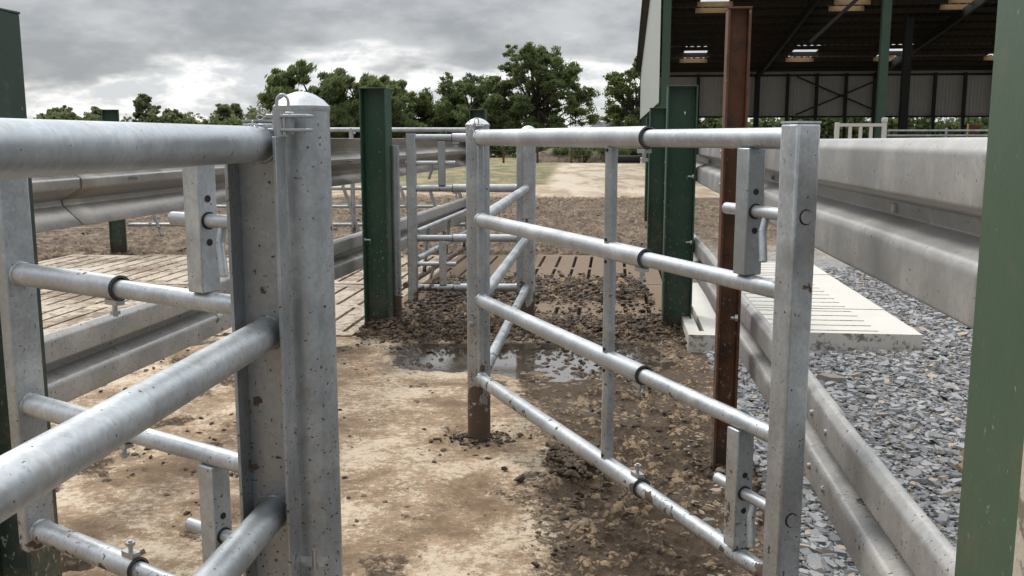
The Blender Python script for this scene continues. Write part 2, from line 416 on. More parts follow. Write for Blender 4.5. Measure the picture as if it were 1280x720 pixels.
# slate chippings on the right
def chip(mb, x, y, z, r):
    n = random.choice((4, 5, 5, 6)); a0 = U(0, 6.28); ex = U(.8, 2.0); th = r*U(.16, .5)
    tl = Matrix.Rotation(random.gauss(0, .22), 3, 'X') @ Matrix.Rotation(random.gauss(0, .22), 3, 'Y'); rz = Matrix.Rotation(U(0, 6.28), 3, 'Z')
    top = []; bot = []
    for i in range(n):
        a = a0+6.28*(i+U(-.28, .28))/n; rr = r*U(.7, 1.1)
        q = Vector((math.cos(a)*rr*ex**.5, math.sin(a)*rr/ex**.5, 0))
        top.append(Vector((x, y, z))+rz @ tl @ (q*.88+Vector((0, 0, th)))); bot.append(Vector((x, y, z))+rz @ tl @ q)
    mb.add(top+bot, [tuple(range(n))]+[(i, n+i, n+(i+1) % n, (i+1) % n) for i in range(n)])
gm = MB()
def in_panel(x, y): return 6.6 < y < 10.8 and 1.1+(y-6.65)*AX < x < 2.93+(y-6.65)*AX
cnt = 0
while cnt < 36000:
    y = 1.5+9.5*random.random()**1.25; x = right_line(y)+.05+3.4*random.random()**1.2
    if in_panel(x, y) or x > .62*y+.6: continue
    r = .0035+.0075*random.random()+.032*random.random()**6+(y*.0008)
    chip(gm, x, y, U(0, .012), r); cnt += 1
def slate_mat(name, a, b, tan):
    k = NT(name); p = k.pos(); geo = k.n('ShaderNodeNewGeometry'); ri = geo.outputs['Random Per Island']
    c = k.mix(k.step(ri, 0, 1), a, b)
    wn = k.n('ShaderNodeTexWhiteNoise'); wn.noise_dimensions = '1D'; k.l(ri, wn.inputs['W'])
    c = k.mix(k.step(wn.outputs['Value'], 1-tan, 1-tan+.01), c, (.36, .28, .20))
    c = k.mix(k.math('MULTIPLY', k.step(k.noise(p, 30, 5, .7), .52, .68), .5), c, (.36, .35, .335))
    k.bsdf(c, .62, 0, k.bump(k.noise(p, 160, 4, .7), .25, .003)); return k.m
o = gm.build('slate_gravel', slate_mat('slate', (.12, .122, .126), (.30, .302, .305), .10), angle=20); struct(o, 'stuff')
rm = MB()
for _ in range(480):                                    # pale rubble along the foot of the barrier
    y = 1.9+3.0*random.random()**2.2; x = right_line(y)-.02-.26*random.random()**1.4
    chip(rm, x, y, U(0, .012), .006+.022*random.random()**3)
o = rm.build('rubble', slate_mat('rubble_stone', (.085, .068, .05), (.36, .32, .265), .4), angle=20); struct(o, 'stuff')
sl = MB(); chip(sl, 0, 0, 0, .10); chip(sl, .09, -.03, -.004, .07); chip(sl, -.09, .02, -.004, .05)
o = sl.build('stone_slab', plain('brown_stone', (.25, .17, .10), .8, 0, .5, 18), loc=(2.13, 4.18, .025)); o.rotation_euler = (.1, .05, .6)
tag(o, 'flaky brown stone lying on the grey slate chippings beside the right green post', 'stone')
sl = MB(); chip(sl, 0, 0, 0, .085)
o = sl.build('stone_slab', plain('tan_stone', (.22, .19, .16), .8, 0, .4, 18), loc=(1.98, 5.78, .02)); o.rotation_euler = (-.12, .08, .2)
tag(o, 'flat tan stone on the slate chippings in front of the pale slatted panel', 'stone')

# ------------------------------------------------------------------ slatted concrete panels
def concrete(name, lo, hi, mudamt, slots_dark=True):
    k = NT(name); p = k.pos()
    c = k.mix(k.noise(p, 4, 6, .65), lo, hi)
    c = k.mix(k.math('MULTIPLY', k.step(k.noise(p, 60, 4, .7), .6, .7), .3), c, (.16, .12, .085))
    n = k.math('ADD', k.math('MULTIPLY', k.noise(p, 1.6, 4, .6), .5), k.math('MULTIPLY', k.noise(p, 13, 6, .75, .6), .6))
    m = k.step(n, .78-mudamt, .90-mudamt)
    c = k.mix(m, c, k.mix(k.noise(p, 28, 5, .7), (.075, .05, .032), (.27, .19, .12)))
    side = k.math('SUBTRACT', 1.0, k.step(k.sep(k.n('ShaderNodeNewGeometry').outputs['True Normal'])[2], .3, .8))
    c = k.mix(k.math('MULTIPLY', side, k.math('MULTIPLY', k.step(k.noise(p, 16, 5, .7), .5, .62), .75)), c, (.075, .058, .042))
    k.bsdf(c, .85, 0, k.bump(k.math('ADD', k.noise(p, 70, 4, .7), k.math('MULTIPLY', m, .6)), .35, .006)); return k.m
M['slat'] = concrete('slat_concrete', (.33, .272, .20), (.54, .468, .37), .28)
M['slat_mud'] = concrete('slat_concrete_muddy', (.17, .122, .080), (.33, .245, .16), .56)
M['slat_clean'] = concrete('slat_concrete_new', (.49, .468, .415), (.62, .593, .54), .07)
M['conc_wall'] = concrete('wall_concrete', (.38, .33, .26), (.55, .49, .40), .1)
def slat_panel(w, L, th, nslot, sw, runs, mat, name='slatted_panel'):
    """panel with real through-slots: slots run along y; runs = [(y0,y1),...]"""
    pit = w/nslot; xs = [-w/2]; solid = []
    for i in range(nslot):
        c = -w/2+pit*(i+.5); xs += [c-sw/2, c+sw/2]
    xs.append(w/2); ys = [0]
    for a, b in runs: ys += [a, b]
    ys.append(L)
    hole = lambda i, j: i % 2 == 1 and j % 2 == 1
    nx, ny = len(xs), len(ys); vs = []; fs = []
    for z in (0, -th):
        for y in ys:
            for i, x in enumerate(xs): vs.append((x, y, z))
    T = lambda i, j: j*nx+i
    B = lambda i, j: nx*ny+j*nx+i
    for j in range(ny-1):
        for i in range(nx-1):
            if hole(i, j):
                fs += [(T(i, j), B(i, j), B(i, j+1), T(i, j+1)), (T(i+1, j+1), B(i+1, j+1), B(i+1, j), T(i+1, j)), (T(i+1, j), B(i+1, j), B(i, j), T(i, j)), (T(i, j+1), B(i, j+1), B(i+1, j+1), T(i+1, j+1))]
            else:
                fs += [(T(i, j), T(i+1, j), T(i+1, j+1), T(i, j+1)), (B(i, j+1), B(i+1, j+1), B(i+1, j), B(i, j))]
    for i in range(nx-1): fs += [(B(i, 0), B(i+1, 0), T(i+1, 0), T(i, 0)), (T(i, ny-1), T(i+1, ny-1), B(i+1, ny-1), B(i, ny-1))]
    for j in range(ny-1): fs += [(T(0, j), T(0, j+1), B(0, j+1), B(0, j)), (B(nx-1, j), B(nx-1, j+1), T(nx-1, j+1), T(nx-1, j))]
    mb = MB(); mb.add(vs, fs); return mb.build(name, mat, angle=30)
RA = -math.atan(AX)
RUN = [(.14, 1.18), (1.32, 2.36)]
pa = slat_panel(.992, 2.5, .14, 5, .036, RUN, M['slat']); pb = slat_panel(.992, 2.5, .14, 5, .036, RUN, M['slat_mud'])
first = {0: True, 1: True}
for row, y0 in enumerate((7.22, 9.74)):
    for i in range(8):
        x = -5.72+i*1.0+(y0-7.2)*AX+.02*row
        alley = x > -1.1+.1*(y0-7)
        src = pb if alley else pa
        if first[int(alley)]: o = src; first[int(alley)] = False
        else: o = src.copy(); col.objects.link(o)
        o.location = (x, y0+U(-.008, .008), SLAT_Z+U(-.003, .003)); o.rotation_euler = (0, 0, RA)
        if alley: tag(o, 'muddy slatted concrete panel flush in the alley floor between the barriers', 'slatted panel', 'muddy slats in the alley floor')
        else: tag(o, 'pale slatted concrete panel in the pen floor behind the left crash barrier', 'slatted panel', 'pale slats behind the left barrier')
# raised clean panels on the gravel
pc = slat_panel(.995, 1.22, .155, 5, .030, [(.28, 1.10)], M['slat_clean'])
for i in range(4):
    o = pc if i == 0 else pc.copy()
    if i: col.objects.link(o)
    y = 6.65+.5+i*1.003; xr = 2.905+(i*1.003)*AX+.5*AX
    o.location = (xr, y, .122+.003*(i % 2)); o.rotation_euler = (0, 0, RA+math.pi/2)
    tag(o, ('clean pale slatted concrete panel whose thick front edge faces the slate chippings' if i == 0 else 'clean pale slatted panel in the row laid behind the front-edged one, right of the barrier'), 'slatted panel', 'clean slats right of the alley')
pd = slat_panel(.42, 2.5, .155, 2, .036, RUN, M['slat_clean'])
pd.location = (1.462, 6.66, .118); pd.rotation_euler = (0, 0, RA)
tag(pd, 'narrow slatted concrete panel between the front green post and the brown post', 'slatted panel')

# ------------------------------------------------------------------ crash barriers
def w_profile(h, d, wave=False):
    raw = [(0, .1), (.20, 1), (.30, 1), (.45, 0), (.56, 0), (.70, 1), (.77, 1), (1, .02)] if wave else [(.035, .58), (.004, .66), (.0, .80), (.07, 1), (.345, 1), (.43, .08), (.545, .0), (.615, .92), (.66, 1), (.93, 1), (1, .15)]
    pts = [(z*h, n*d) for z, n in raw]; out = [pts[0]]
    for a, b, c in zip(pts, pts[1:], pts[2:]):
        A, Bv, C = Vector(a), Vector(b), Vector(c)
        ra = min(.007, (A-Bv).length*.45); rc = min(.007, (C-Bv).length*.45)
        p0 = Bv+(A-Bv).normalized()*ra; p2 = Bv+(C-Bv).normalized()*rc
        for t in (0, .25, .5, .75, 1): q = (1-t)**2*p0+2*t*(1-t)*Bv+t*t*p2; out.append((q.x, q.y))
    out.append(pts[-1]); return out
def barrier(name, label, line, y0, y1, ztop, h, facing, mat, bolts=(), n=60, d=.092, curl=0, shift=True, lap=0, group='steel crash barriers'):
    t = thing(name, label, 'crash barrier', (line(y0), y0, 0), 0, group)
    prof = w_profile(h, d, not shift); L = y1-y0; ang = math.atan2(line(y1)-line(y0), L)
    nx, ny = math.cos(ang)*facing, -math.sin(ang)*facing
    m = len(prof)
    def length(ya, yb, lift):
        vs = []; fs = []
        for i in range(n+1):
            y = ya+(yb-ya)*i/n; s = (y-y0)/L; cx = line(y)-line(y0); cy = y-y0
            wob = .004*math.sin(y*2.1+ztop*5)+lift
            c2 = max(0, (s-1+curl/L)/(curl/L)) if curl else 0
            for z, nn in prof:
                off = nn+wob-(d if shift else 0)-c2*c2*.16+.003*N.noise(Vector((y*2.2, z*9, ztop)))
                vs.append((cx+nx*off, cy+ny*off, ztop-z+.003*math.sin(y*1.3)))
        for i in range(n):
            for j in range(m-1): fs.append((i*m+j, i*m+j+1, (i+1)*m+j+1, (i+1)*m+j))
        mb = MB(); mb.add(vs, fs); b = mb.build('beam', mat, t, angle=80)
        so = b.modifiers.new('thickness', 'SOLIDIFY'); so.thickness = .004; so.offset = 0
    if lap:
        length(y0, lap+.16, .0055); length(lap-.16, y1, 0)
        for dy in (-.1, .1):
            for zf in (.22, .76):
                e = Vector((nx, ny, 0)); q = Vector((line(lap+dy)-line(y0), lap+dy-y0, ztop-h*zf))+e*(.007+(0 if shift else d))
                bm = MB(); bm.tube(q, q+e*.009, .011, 12, r2=.008); bm.build("lap_bolt", M["galv_dull"], t)
    else: length(y0, y1, 0)
    for y in bolts:
        cx = line(y)-line(y0); e = Vector((nx, ny, 0)); q = Vector((cx, y-y0, ztop-h*.49))-e*(d if shift else 0); bm = MB()
        bm.tube(q-e*.05, q+e*.022, .008, 10); bm.tube(q+e*.004, q+e*.014, .013, 6)
        bm.build('bolt', M['zinc'], t)
    return t
barrier('crash_barrier', 'galvanised W-section crash barrier at eye height, running past the brown post on the right', right_line, 1.59, 14.6, 1.497, .352, -1, M['galv_dull'], (4.3, 5.6, 7.2, 10.2, 13), lap=5.5)
pl = MB(); pl.box((0, 0, 0), (.014, .016, .022)); pl = pl.build('plug', plain('pale_plug', (.6, .57, .5), .6), bpy.data.objects['crash_barrier'], bevel=.004, loc=(right_line(2.42)-right_line(1.59)+.080, .83, -0.0+1.497-.172))
barrier('crash_barrier', 'low grimy crash barrier along the foot of the slate chippings on the right', right_line, 1.59, 14.6, .735, .315, -1, M['galv_dull'], (4.2, 7.2, 10.2), lap=2.75)
barrier('crash_barrier', 'upper left crash barrier seen from its back, brown tinted with a flared lower lip', left_line, 2.95, 13.0, 1.494, .352, -1, M['galv_brown'], (4.35, 7.5, 12.6), curl=.5, shift=False, lap=4.15)
barrier('crash_barrier', 'low crash barrier on the left, in front of the pale slatted pen floor', left_line, 2.95, 13.0, .735, .315, 1, M['galv_dull'], (4.9, 7.1, 7.36, 12.5), lap=5.15)

# ------------------------------------------------------------------ steel H posts
def hpost(name, label, x, y, h, dep, wid, mat, rz=RA, bolts=(), tk=.011, group='steel posts of the barriers', cap=True, z0=-.15):
    t = thing(name, label, 'steel post', (x, y, 0), rz, group)
    b = MB()
    for s in (-1, 1): b.box((s*(dep/2-tk/2), 0, (h+z0)/2), (tk, wid, h-z0))
    b.box((0, 0, (h+z0)/2), (dep-2*tk, tk*.8, h-z0-.002))
    b.build('column', mat, t, bevel=.003)
    if cap:
        c = MB(); c.box((0, 0, h+.004), (dep+.004, wid+.004, .008)); c.build('cap_plate', mat, t, bevel=.002)
    for bx, by, z, dx in bolts:
        q = Vector((bx, by, z)); m = MB(); m.tube(q, q+Vector((dx, 0, 0)), .008, 8); m.tube(q, q+Vector((.012 if dx > 0 else -.012, 0, 0)), .016, 6); m.build('bolt', M['zinc'], t)
    return t
hpost('steel_post', 'dark green steel post at the left edge, partly hidden by the short extending gate', -1.545, 2.86, 1.86, .16, .16, M['green_dark'], bolts=[(.065, -.05, 1.52, -.03)])
hpost('steel_post', 'bright green steel post standing in the mud left of the round gate posts', -1.055, 7.55, 1.868, .205, .2, M['green'], bolts=[(-.092, -.075, .71, .05)])
hpost('steel_post', 'distant green steel post whose top shows just above the middle round post', -.44, 12.75, 1.85, .205, .2, M['green'])
hpost('steel_post', 'far green steel post standing alone behind the left crash barrier', -5.25, 12.75, 1.852, .205, .2, M['green'], rz=.35)
hpost('steel_post', 'faded green steel post filling the right edge in the foreground', .892, 1.458, 1.87, .252, .25, M['green_faded'])
hpost('steel_post', 'unpainted brown primer steel post behind the open gate', .972, 4.25, 2.04, .098, .10, M['primer'], bolts=[(.035, -.06, .71, -.03)])
hpost('steel_post', 'green steel post beside the pale slats, nearest of the row toward the shed', 1.285, 7.39, 1.876, .222, .2, M['green'], bolts=[(.098, -.08, 1.21, -.045), (.098, -.08, .71, -.045), (.03, -.006, 1.68, -.012)])
hpost('steel_post', 'second green steel post of the shed row, peeking out left of the nearest', 1.785, 11.9, 1.85, .205, .2, M['green'], bolts=[(.085, -.07, z, .04) for z in (1.2, .95, .72)])
hpost('steel_post', 'third and farthest green steel post of the row leading to the shed', 2.53, 17.6, 1.85, .205, .2, M['green'])

# ------------------------------------------------------------------ round gate posts
def round_post(label, x, y, r, h, ring=False, lugs=True, z0=-.1):
    t = thing('gate_post', label, 'gate post', (x, y, 0), 0, 'round gate posts')
    b = MB(); b.tube((0, 0, z0), (0, 0, h), r, 40, rings=8, caps=(1, 0)); b.build('post', M['galv_post'], t)
    c = MB(); c.lathe((0, 0, h), [(r+.0006, -.010), (r+.0022, -.004), (r+.0018, .001), (r*.97, r*.06), (r*.80, r*.24), (r*.50, r*.43), (r*.2, r*.53), (.002, r*.55)], 40); c.build('cap', M['galv_clean'], t)
    return t
P1 = (-.447, 2.075); P2 = (-.165, 4.66); P3 = (.125, 7.5)
round_post('thick round galvanised post with domed cap holding the near left gate', *P1, .058, 1.565)
round_post('middle round galvanised post with mud-caked foot where the wide open gate hinges', *P2, .057, 1.562)
round_post('farther round galvanised post standing in the mud behind the puddle', *P3, .058, 1.56)
t = thing('pipe_post', 'thin plain galvanised pipe post right beside the bright green post', 'post', (-.925, 7.62, 0))
b = MB(); b.tube((0, 0, -.1), (0, 0, 1.44), .038, 24, rings=4); b.build('post', M['galv'], t)

# ------------------------------------------------------------------ tubular gates
ZS = (1.5, 1.11, .72, .328)
def gate(label, a, b, sleeve=None, rt=.0365, ro=.0325, rit=.0275, ri=.0245, end=(.1, .1), heel=(.05, .05), latch=(), brace=None, latch_back=.12, heel_z=(.30, 1.53), end_z=(.20, 1.535), channel_heel=False, latch_w=(.055, .055)):
    """local x runs from the heel (hinge) a to the free end b"""
    a, b = Vector(a), Vector(b); d = b-a; L = d.length; rz = math.atan2(d.y, d.x)
    t = thing('tubular_gate', label, 'gate', (a.x, a.y, 0), rz, 'galvanised tubular gates')
    for i, z in enumerate(ZS):
        r = rt if i == 0 else ro; r2 = rit if i == 0 else ri
        m = MB()
        if sleeve:
            m.tube((0, 0, z), (sleeve, 0, z), r, 28, wall=.004)
            ra = m.build('rail', M['galv_clean'], t)
            m = MB(); m.tube((sleeve-.12, 0, z-.002), (L, 0, z-.002), r2, 28); m.build('inner_tube', M['galv'], ra)
            m = MB(); m.tube((sleeve-.0045, 0, z), (sleeve+.0005, 0, z), r+.0008, 28, wall=.0035); m.build('gap_shade_ring', M['dark_steel'], ra)  # dark ring painted in for the shaded gap at the sleeve mouth
            s = -1 if i in (0,) else (1 if i == 3 else -1)
            m = MB(); x = sleeve-.03
            m.box((x, 0, z+s*(r+.006)), (.05, .026, .014)); m.tube((x, 0, z+s*(r+.01)), (x, 0, z+s*(r+.045)), .0065, 10); m.tube((x, 0, z+s*(r+.030)), (x, 0, z+s*(r+.040)), .013, 6)
            m.build('set_bolt', M['zinc'], ra)
        else:
            m.tube((0, 0, z), (L, 0, z), r, 28, rings=4); ra = m.build('rail', M['galv'], t)
        w = MB(); w.tube((-.001, 0, z), (.007, 0, z), r+.0040, 28, r2=r+.0008, rings=3); w.v = [(q[0]+U(-.003, .003), q[1]*(1+U(-.02, .06)), z+(q[2]-z)*(1+U(-.02, .06))) for q in w.v]; w.build('weld', M['galv_clean'], ra)
    if heel:
        zc, zl = sum(heel_z)/2, heel_z[1]-heel_z[0]; m = MB()
        if channel_heel:                                # channel: a web with two flanges, the rails welded in between
            m.box((-.0035, 0, zc), (.007, heel[1], zl))
            for sg in (-1, 1): m.box((heel[0]/2, sg*(heel[1]/2-.0035), zc), (heel[0], .007, zl))
            m.build('heel_stile', M['galv_dirty'], t, bevel=.0015)
        else:
            m.box((-heel[0]/2, 0, zc), (heel[0], heel[1], zl)); m.build('heel_stile', M['galv'], t, bevel=.006)
    if end:
        m = MB(); m.box((L+end[0]/2, 0, sum(end_z)/2), (end[0], end[1], end_z[1]-end_z[0])); e = m.build('end_stile', M['galv'], t, bevel=.007)
        m = MB(); m.box((L+end[0]/2, 0, end_z[1]+.0025), (end[0]-.001, end[1]-.001, .005)); m.build('end_cap', M['galv_clean'], e)
    for zt, zb, zbolt in latch:
        x = L-latch_back; m = MB(); w, q = latch_w
        m.box((x, 0, (zt+zb)/2), (w, q, zt-zb)); la = m.build('latch_channel', M['galv'], t, bevel=.004)
        for zz in (zbolt+.052, zbolt-.052):
            m = MB(); m.tube((x+w/2, 0, zz), (x+w/2+.0012, 0, zz), .0085, 14); m.build('bolt_hole', M['black'], la)
        m = MB(); m.tube((x-.105, 0, zbolt), (L+(end[0]+.006 if end else .004), 0, zbolt), .0165, 20); sb = m.build('slide_bolt', M['galv_clean'], t)
        m = MB(); m.tube((x+w/2-.001, 0, zbolt), (x+w/2+.003, 0, zbolt), .021, 20); m.build('bolt_collar', M['dark_steel'], sb)
        if end:
            m = MB(); m.tube((L+end[0]-.001, 0, zbolt), (L+end[0]+.002, 0, zbolt), .0195, 20); m.build('bolt_collar', M['dark_steel'], sb)
        m = MB(); hx = x+.075; m.path([(hx, 0, zbolt-.014), (hx+.004, -.012, zbolt-.05), (hx+.03, -.025, zbolt-.125)], .0105, 12); m.build('bolt_handle', M['galv'], sb)
    if brace:
        m = MB()
        zz = list(ZS)
        for zt, zb in zip(zz, zz[1:]): m.tube((brace, 0, zt-.02), (brace, 0, zb+.02), .0215, 18, caps=(0, 0))
        m.build('brace', M['galv'], t)
        m = MB()
        for i, z in enumerate(ZS):
            r = rt if i == 0 else ro
            for s in (-1, 1):
                if (i == 0 and s == 1) or (i == 3 and s == -1): continue
                m.tube((brace+.006, -.016, z+s*(r+.006)), (brace+.006, -.0235, z+s*(r+.006)), .006, 10)
        m.build('vent_hole', M['black'], t)
    return t
LAT = [(1.473, 1.132, 1.305), (.698, .350, .515)]
# near left gate L1, coming back past the camera
g1 = gate('near left gate whose thick rails run back past the camera from the thick round post', (-.511, 1.968), (-.645, .52), None, rt=.0355, ro=.034, heel=(.06, .106), channel_heel=True, end=(.05, .05), heel_z=(.13, 1.515)); g1.location.z = -.013
# gate behind it, pinned to the left green post
g2 = gate('short extending gate between the dark green left post and the thick round post', (-1.42, 2.75), (-.590, 2.192), .475, end=(.05, .05), heel=(.052, .09), latch=LAT, latch_back=.186, heel_z=(.27, 1.53), rt=.036, ro=.033)
# wide open gate on the right
g3 = gate('wide extending gate standing open, hinged on the middle post with the mud-caked foot', (-.146, 4.575), (.702, 2.4425), 1.582, end=(.070, .070), heel=(.028, .034), latch=LAT, latch_back=.165, brace=1.325, heel_z=(.30, 1.535))
# gate behind, from the middle post to the back post
g4 = gate('narrow gate whose rails run from the middle round post back to the farther one', (.108, 7.445), (-.138, 4.78), None, rt=.030, ro=.030, heel=None, end=(.04, .05))
m = MB()
# short cross gate beyond
g5 = gate('short cross gate closing the gap between the thin pipe post and the farther round post', (.035, 7.5), (-.745, 7.52), .50, end=(.075, .06), heel=(.05, .06), latch=LAT, latch_back=.2, heel_z=(.2, 1.5), end_z=(.22, 1.53), rt=.034, ro=.031, rit=.028, ri=.026)

# hinge hardware at the top of the near post (parts of the near gate)
def hinge(gt, ox, oz, s=1.0, nm='hinge', size=(.115, .05), oy=0.0):
    m = MB()
    m.box((ox, oy, oz-.014), (.016, .016, .045))
    for dz in (0, -.028):
        m.box((ox, oy, oz+dz), (size[0]*s, size[1]*s, .007), 0)
    h = m.build(nm, M['galv_clean'], gt, bevel=.002)
    m = MB(); m.tube((ox+.018, oy-.02, oz-.05), (ox+.018, oy-.02, oz+.012), .010*s, 14)
    pts = [(ox+.018, oy-.02+.012*s*(1-math.cos(a)), oz+.012+.016*s+.014*s*math.sin(a)) for a in [math.pi*i/8 for i in range(9)]]
    m.path([(ox+.018, oy-.02, oz+.01)]+pts+[(ox+.018, oy-.02+.024*s, oz+.01)], .0034*s, 8); m.build('hinge_pin', M['zinc'], h)
    m = MB(); q0 = Vector((ox+.03, oy-.05, oz+.010))
    for i in range(6):
        a = 1.1*i; c = q0+Vector((.009*i, .010*math.sin(i*1.3), .008*math.cos(i*.9)-.006*i))
        ring = [c+Vector((.007*math.cos(u)*math.cos(a), .007*math.cos(u)*math.sin(a), .005*math.sin(u))) for u in [math.pi*j/4 for j in range(9)]]
        m.path(ring, .0016, 6)
    m.build('chain', M['zinc'], h)
hinge(g1, -.018, 1.556, 1.0, size=(.05, .085), oy=.058); hinge(g3, -.05, 1.555, .8)
m = MB(); m.box((-.015, .075, .60), (.03, .06, .008)); m.tube((.0, .085, .59), (.0, .085, .635), .006, 10); m.build('lower_hinge', M['zinc'], g1)
m = MB(); m.box((-.055, .01, .60), (.09, .05, .008)); m.tube((-.05, -.02, .60), (-.05, -.05, .60), .012, 8); m.build('lower_hinge', M['zinc'], g3)

# ------------------------------------------------------------------ background pen barrier on the left
t = thing('feed_barrier', 'long galvanised feed barrier with slanting bars crossing behind the left crash barrier', 'feed barrier', (-5.2, 12.7, 0))
for z, r in ((1.60, .03), (.84, .024), (.60, .02), (.36, .024)):
    b = MB(); b.tube((.1, 0, z), (4.72, 0, z), r, 14, rings=6); b.build('rail', M['galv'], t)
for i in range(12):
    x = .35+i*.375; b = MB()
    b.tube((x, -.03, .88), (x+.22, -.03, .2), .022, 10); b.build('slanting_bar', M['galv'], t)
for x in (1.6, 3.1, 4.70):
    b = MB(); b.tube((x, 0, -.05), (x, 0, 1.62), .03, 14); b.build('upright', M['galv'], t)
t = thing('ground_rail', 'low double pipe rail with struts lying on the slats left of the cross gate', 'pipe rail', (-1.02, 9.1, 0), -math.atan2(.42, 3.2))
for z, x in ((.10, 0), (.36, .12)):
    b = MB(); b.tube((x, 0, z), (x, 3.2, z), .03, 14); b.build('rail', M['galv'], t)
for y in (.5, 1.6, 2.8):
    b = MB(); b.tube((0, y+.3, .1), (.12, y, .62), .02, 10); b.build('strut', M['galv'], t)
b = MB(); b.tube((.12, 0, .62), (.12, 3.2, .62), .024, 12); b.build('rail', M['galv'], t)

# ------------------------------------------------------------------ pale concrete post at the right edge
t = thing('concrete_post', 'pale speckled concrete post edge just right of the faded green post', 'post', (.785, 1.27, 0), RA)
b = MB(); b.box((0, 0, .6), (.11, .12, 1.3)); b.build('post', M['conc_wall'], t, bevel=.006)

# ------------------------------------------------------------------ cattle shed
SX, SY = 4.78, 31.5; SA = -math.atan(.111)
S = thing('cattle_shed', 'large open-fronted grey and green steel cattle shed at the upper right', 'shed', (SX, SY, 0), SA)
SL, SW = 28.7, 34.0; EB = 5.45; SLOPE = .125
def rz_(y): return EB+(SL-y)*SLOPE
M['clad'] = plain('grey_cladding', (.40, .43, .41), .5, .2, .12, 1.2)
M['clad_dark'] = plain('inner_cladding', (.50, .50, .49), .6, 0, .15, 2)
M['glow_board'] = plain('skylight_glow_tan', (.38, .25, .13), .85, 0, .2, 4)  # warm tan painted for the skylight glow on the dark purlins
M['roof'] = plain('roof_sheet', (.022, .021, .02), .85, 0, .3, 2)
M['shed_green'] = plain('shed_green', (.03, .07, .042), .5, 0, .25, 3)
M['purlin'] = plain('purlin_timber', (.05, .038, .026), .8, 0, .3, 4)
k = NT('skylight_sheet')
tr = k.n('ShaderNodeBsdfTranslucent'); tr.inputs[0].default_value = (.85, .88, .88, 1)
tp = k.n('ShaderNodeBsdfTransparent'); tp.inputs[0].default_value = (.9, .92, .92, 1)
mx = k.n('ShaderNodeMixShader'); mx.inputs[0].default_value = .75
k.l(tr.outputs[0], mx.inputs[1]); k.l(tp.outputs[0], mx.inputs[2]); k.l(mx.outputs[0], k.out.inputs[0]); M['sky_sheet'] = k.m
def corrug(mb, u0, u1, pitch, amp, P, step=4):
    """corrugated sheet: u along x; P(u, n, e) -> point for e in 0/1 (two long edges)"""
    n = max(2, int((u1-u0)/pitch*step)); vs = []
    for i in range(n+1):
        u = u0+(u1-u0)*i/n; w = amp*math.sin(2*math.pi*u/pitch)
        vs += [P(u, w, 0), P(u, w, 1)]
    mb.add(vs, [(2*i, 2*i+2, 2*i+3, 2*i+1) for i in range(n)])
b = MB(); corrug(b, 0, SL, .2, .018, lambda u, w, e: (w-.05, u, 2.62 if e == 0 else rz_(u))); b.build('side_cladding', M['clad'], S, angle=70)
b = MB(); corrug(b, 0, SW, .2, .018, lambda u, w, e: (u, SL+w+.05, 2.72 if e == 0 else EB+.12)); b.build('back_cladding', M['clad_dark'], S, angle=70)
b = MB(); b.box((SW/2, SL+.0, EB-.25), (SW, .1, .12)); b.box((SW/2, SL-.02, 2.74), (SW, .08, .1)); b.build('back_rail', M['dark_steel'], S)
# roof with holes for the skylights
sky_rows = [(SL-6.4, SL-3.5), (SL-16.9, SL-14.6)]
sky_cols = [2.2, 8.1, 12.9, 18.8, 23.6, 29.5]
ycuts = sorted({-1.2, SL+.3, *[q for r in sky_rows for q in r]})
rb = MB(); sky = []
for ya, yb in zip(ycuts, ycuts[1:]):
    isrow = any(abs(ya-r[0]) < .01 for r in sky_rows)
    edges = [-.4]
    if isrow:
        for c in sky_cols: edges += [c, c+1.25]
    edges.append(SW)
    for i, (xa, xb) in enumerate(zip(edges, edges[1:])):
        P = lambda u, w, e, ya=ya, yb=yb: (u, ya if e == 0 else yb, rz_(ya if e == 0 else yb)+w+.12)
        if isrow and i % 2 == 1: sky.append((xa, xb, P))
        else: corrug(rb, xa, xb, .35, .03, P)
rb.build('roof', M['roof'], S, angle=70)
for xa, xb, P in sky:
    b = MB(); corrug(b, xa, xb, .2, .03, P); b.build('skylight', M['sky_sheet'], S, angle=70)
    for q in (.5, .98):  # added boards, their tan colour stands for light falling through the skylight
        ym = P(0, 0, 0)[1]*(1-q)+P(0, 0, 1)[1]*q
        b = MB(); b.box(((xa+xb)/2, ym, rz_(ym)-.06), (xb-xa+.3, .05, .22)); b.build('skylight_glow_board', M['glow_board'], S)
for i in range(20):
    y = SL-.5-i*1.5
    b = MB(); b.box((SW/2, y, rz_(y)-.02), (SW, .09, .2)); b.build('purlin', M['purlin'], S)
for x in (0.15, 6.9, 13.8, 20.7, 27.6):
    b = MB(); b.bar((x, -.6, rz_(-.6)-.32), (x, SL, rz_(SL)-.32), .14, .4); b.build('rafter', M['dark_steel'], S)
    b = MB(); b.box((x, .1, rz_(.1)/2-.2), (.26, .22, rz_(.1)-.4)); b.build('column', M['shed_green'], S)
    b = MB(); b.box((x, SL-.25, EB/2-.15), (.3, .22, EB-.3)); b.build('column', M['dark_steel'], S)
for x in (13.8, 20.7):
    b = MB(); b.box((x-2.2, 14.5, rz_(14.5)/2-.2), (.34, .3, rz_(14.5)-.4)); b.build('column', M['dark_steel'], S)
for x in (3.4, 5.15, 8.7, 10.4, 12.1, 15.5, 17.2, 18.9, 23):
    b = MB(); b.box((x, SL-.18, 2.7), (.18, .16, 5.2)); b.build('column', M['dark_steel'], S)
for x0, z0, x1, z1 in ((9.2, 2.85, 14.4, 5.1), (9.2, 5.1, 14.4, 2.85)):
    b = MB(); b.bar((x0, SL-.32, z0), (x1, SL-.32, z1), .1, .09); b.build('cross_brace', M['dark_steel'], S)
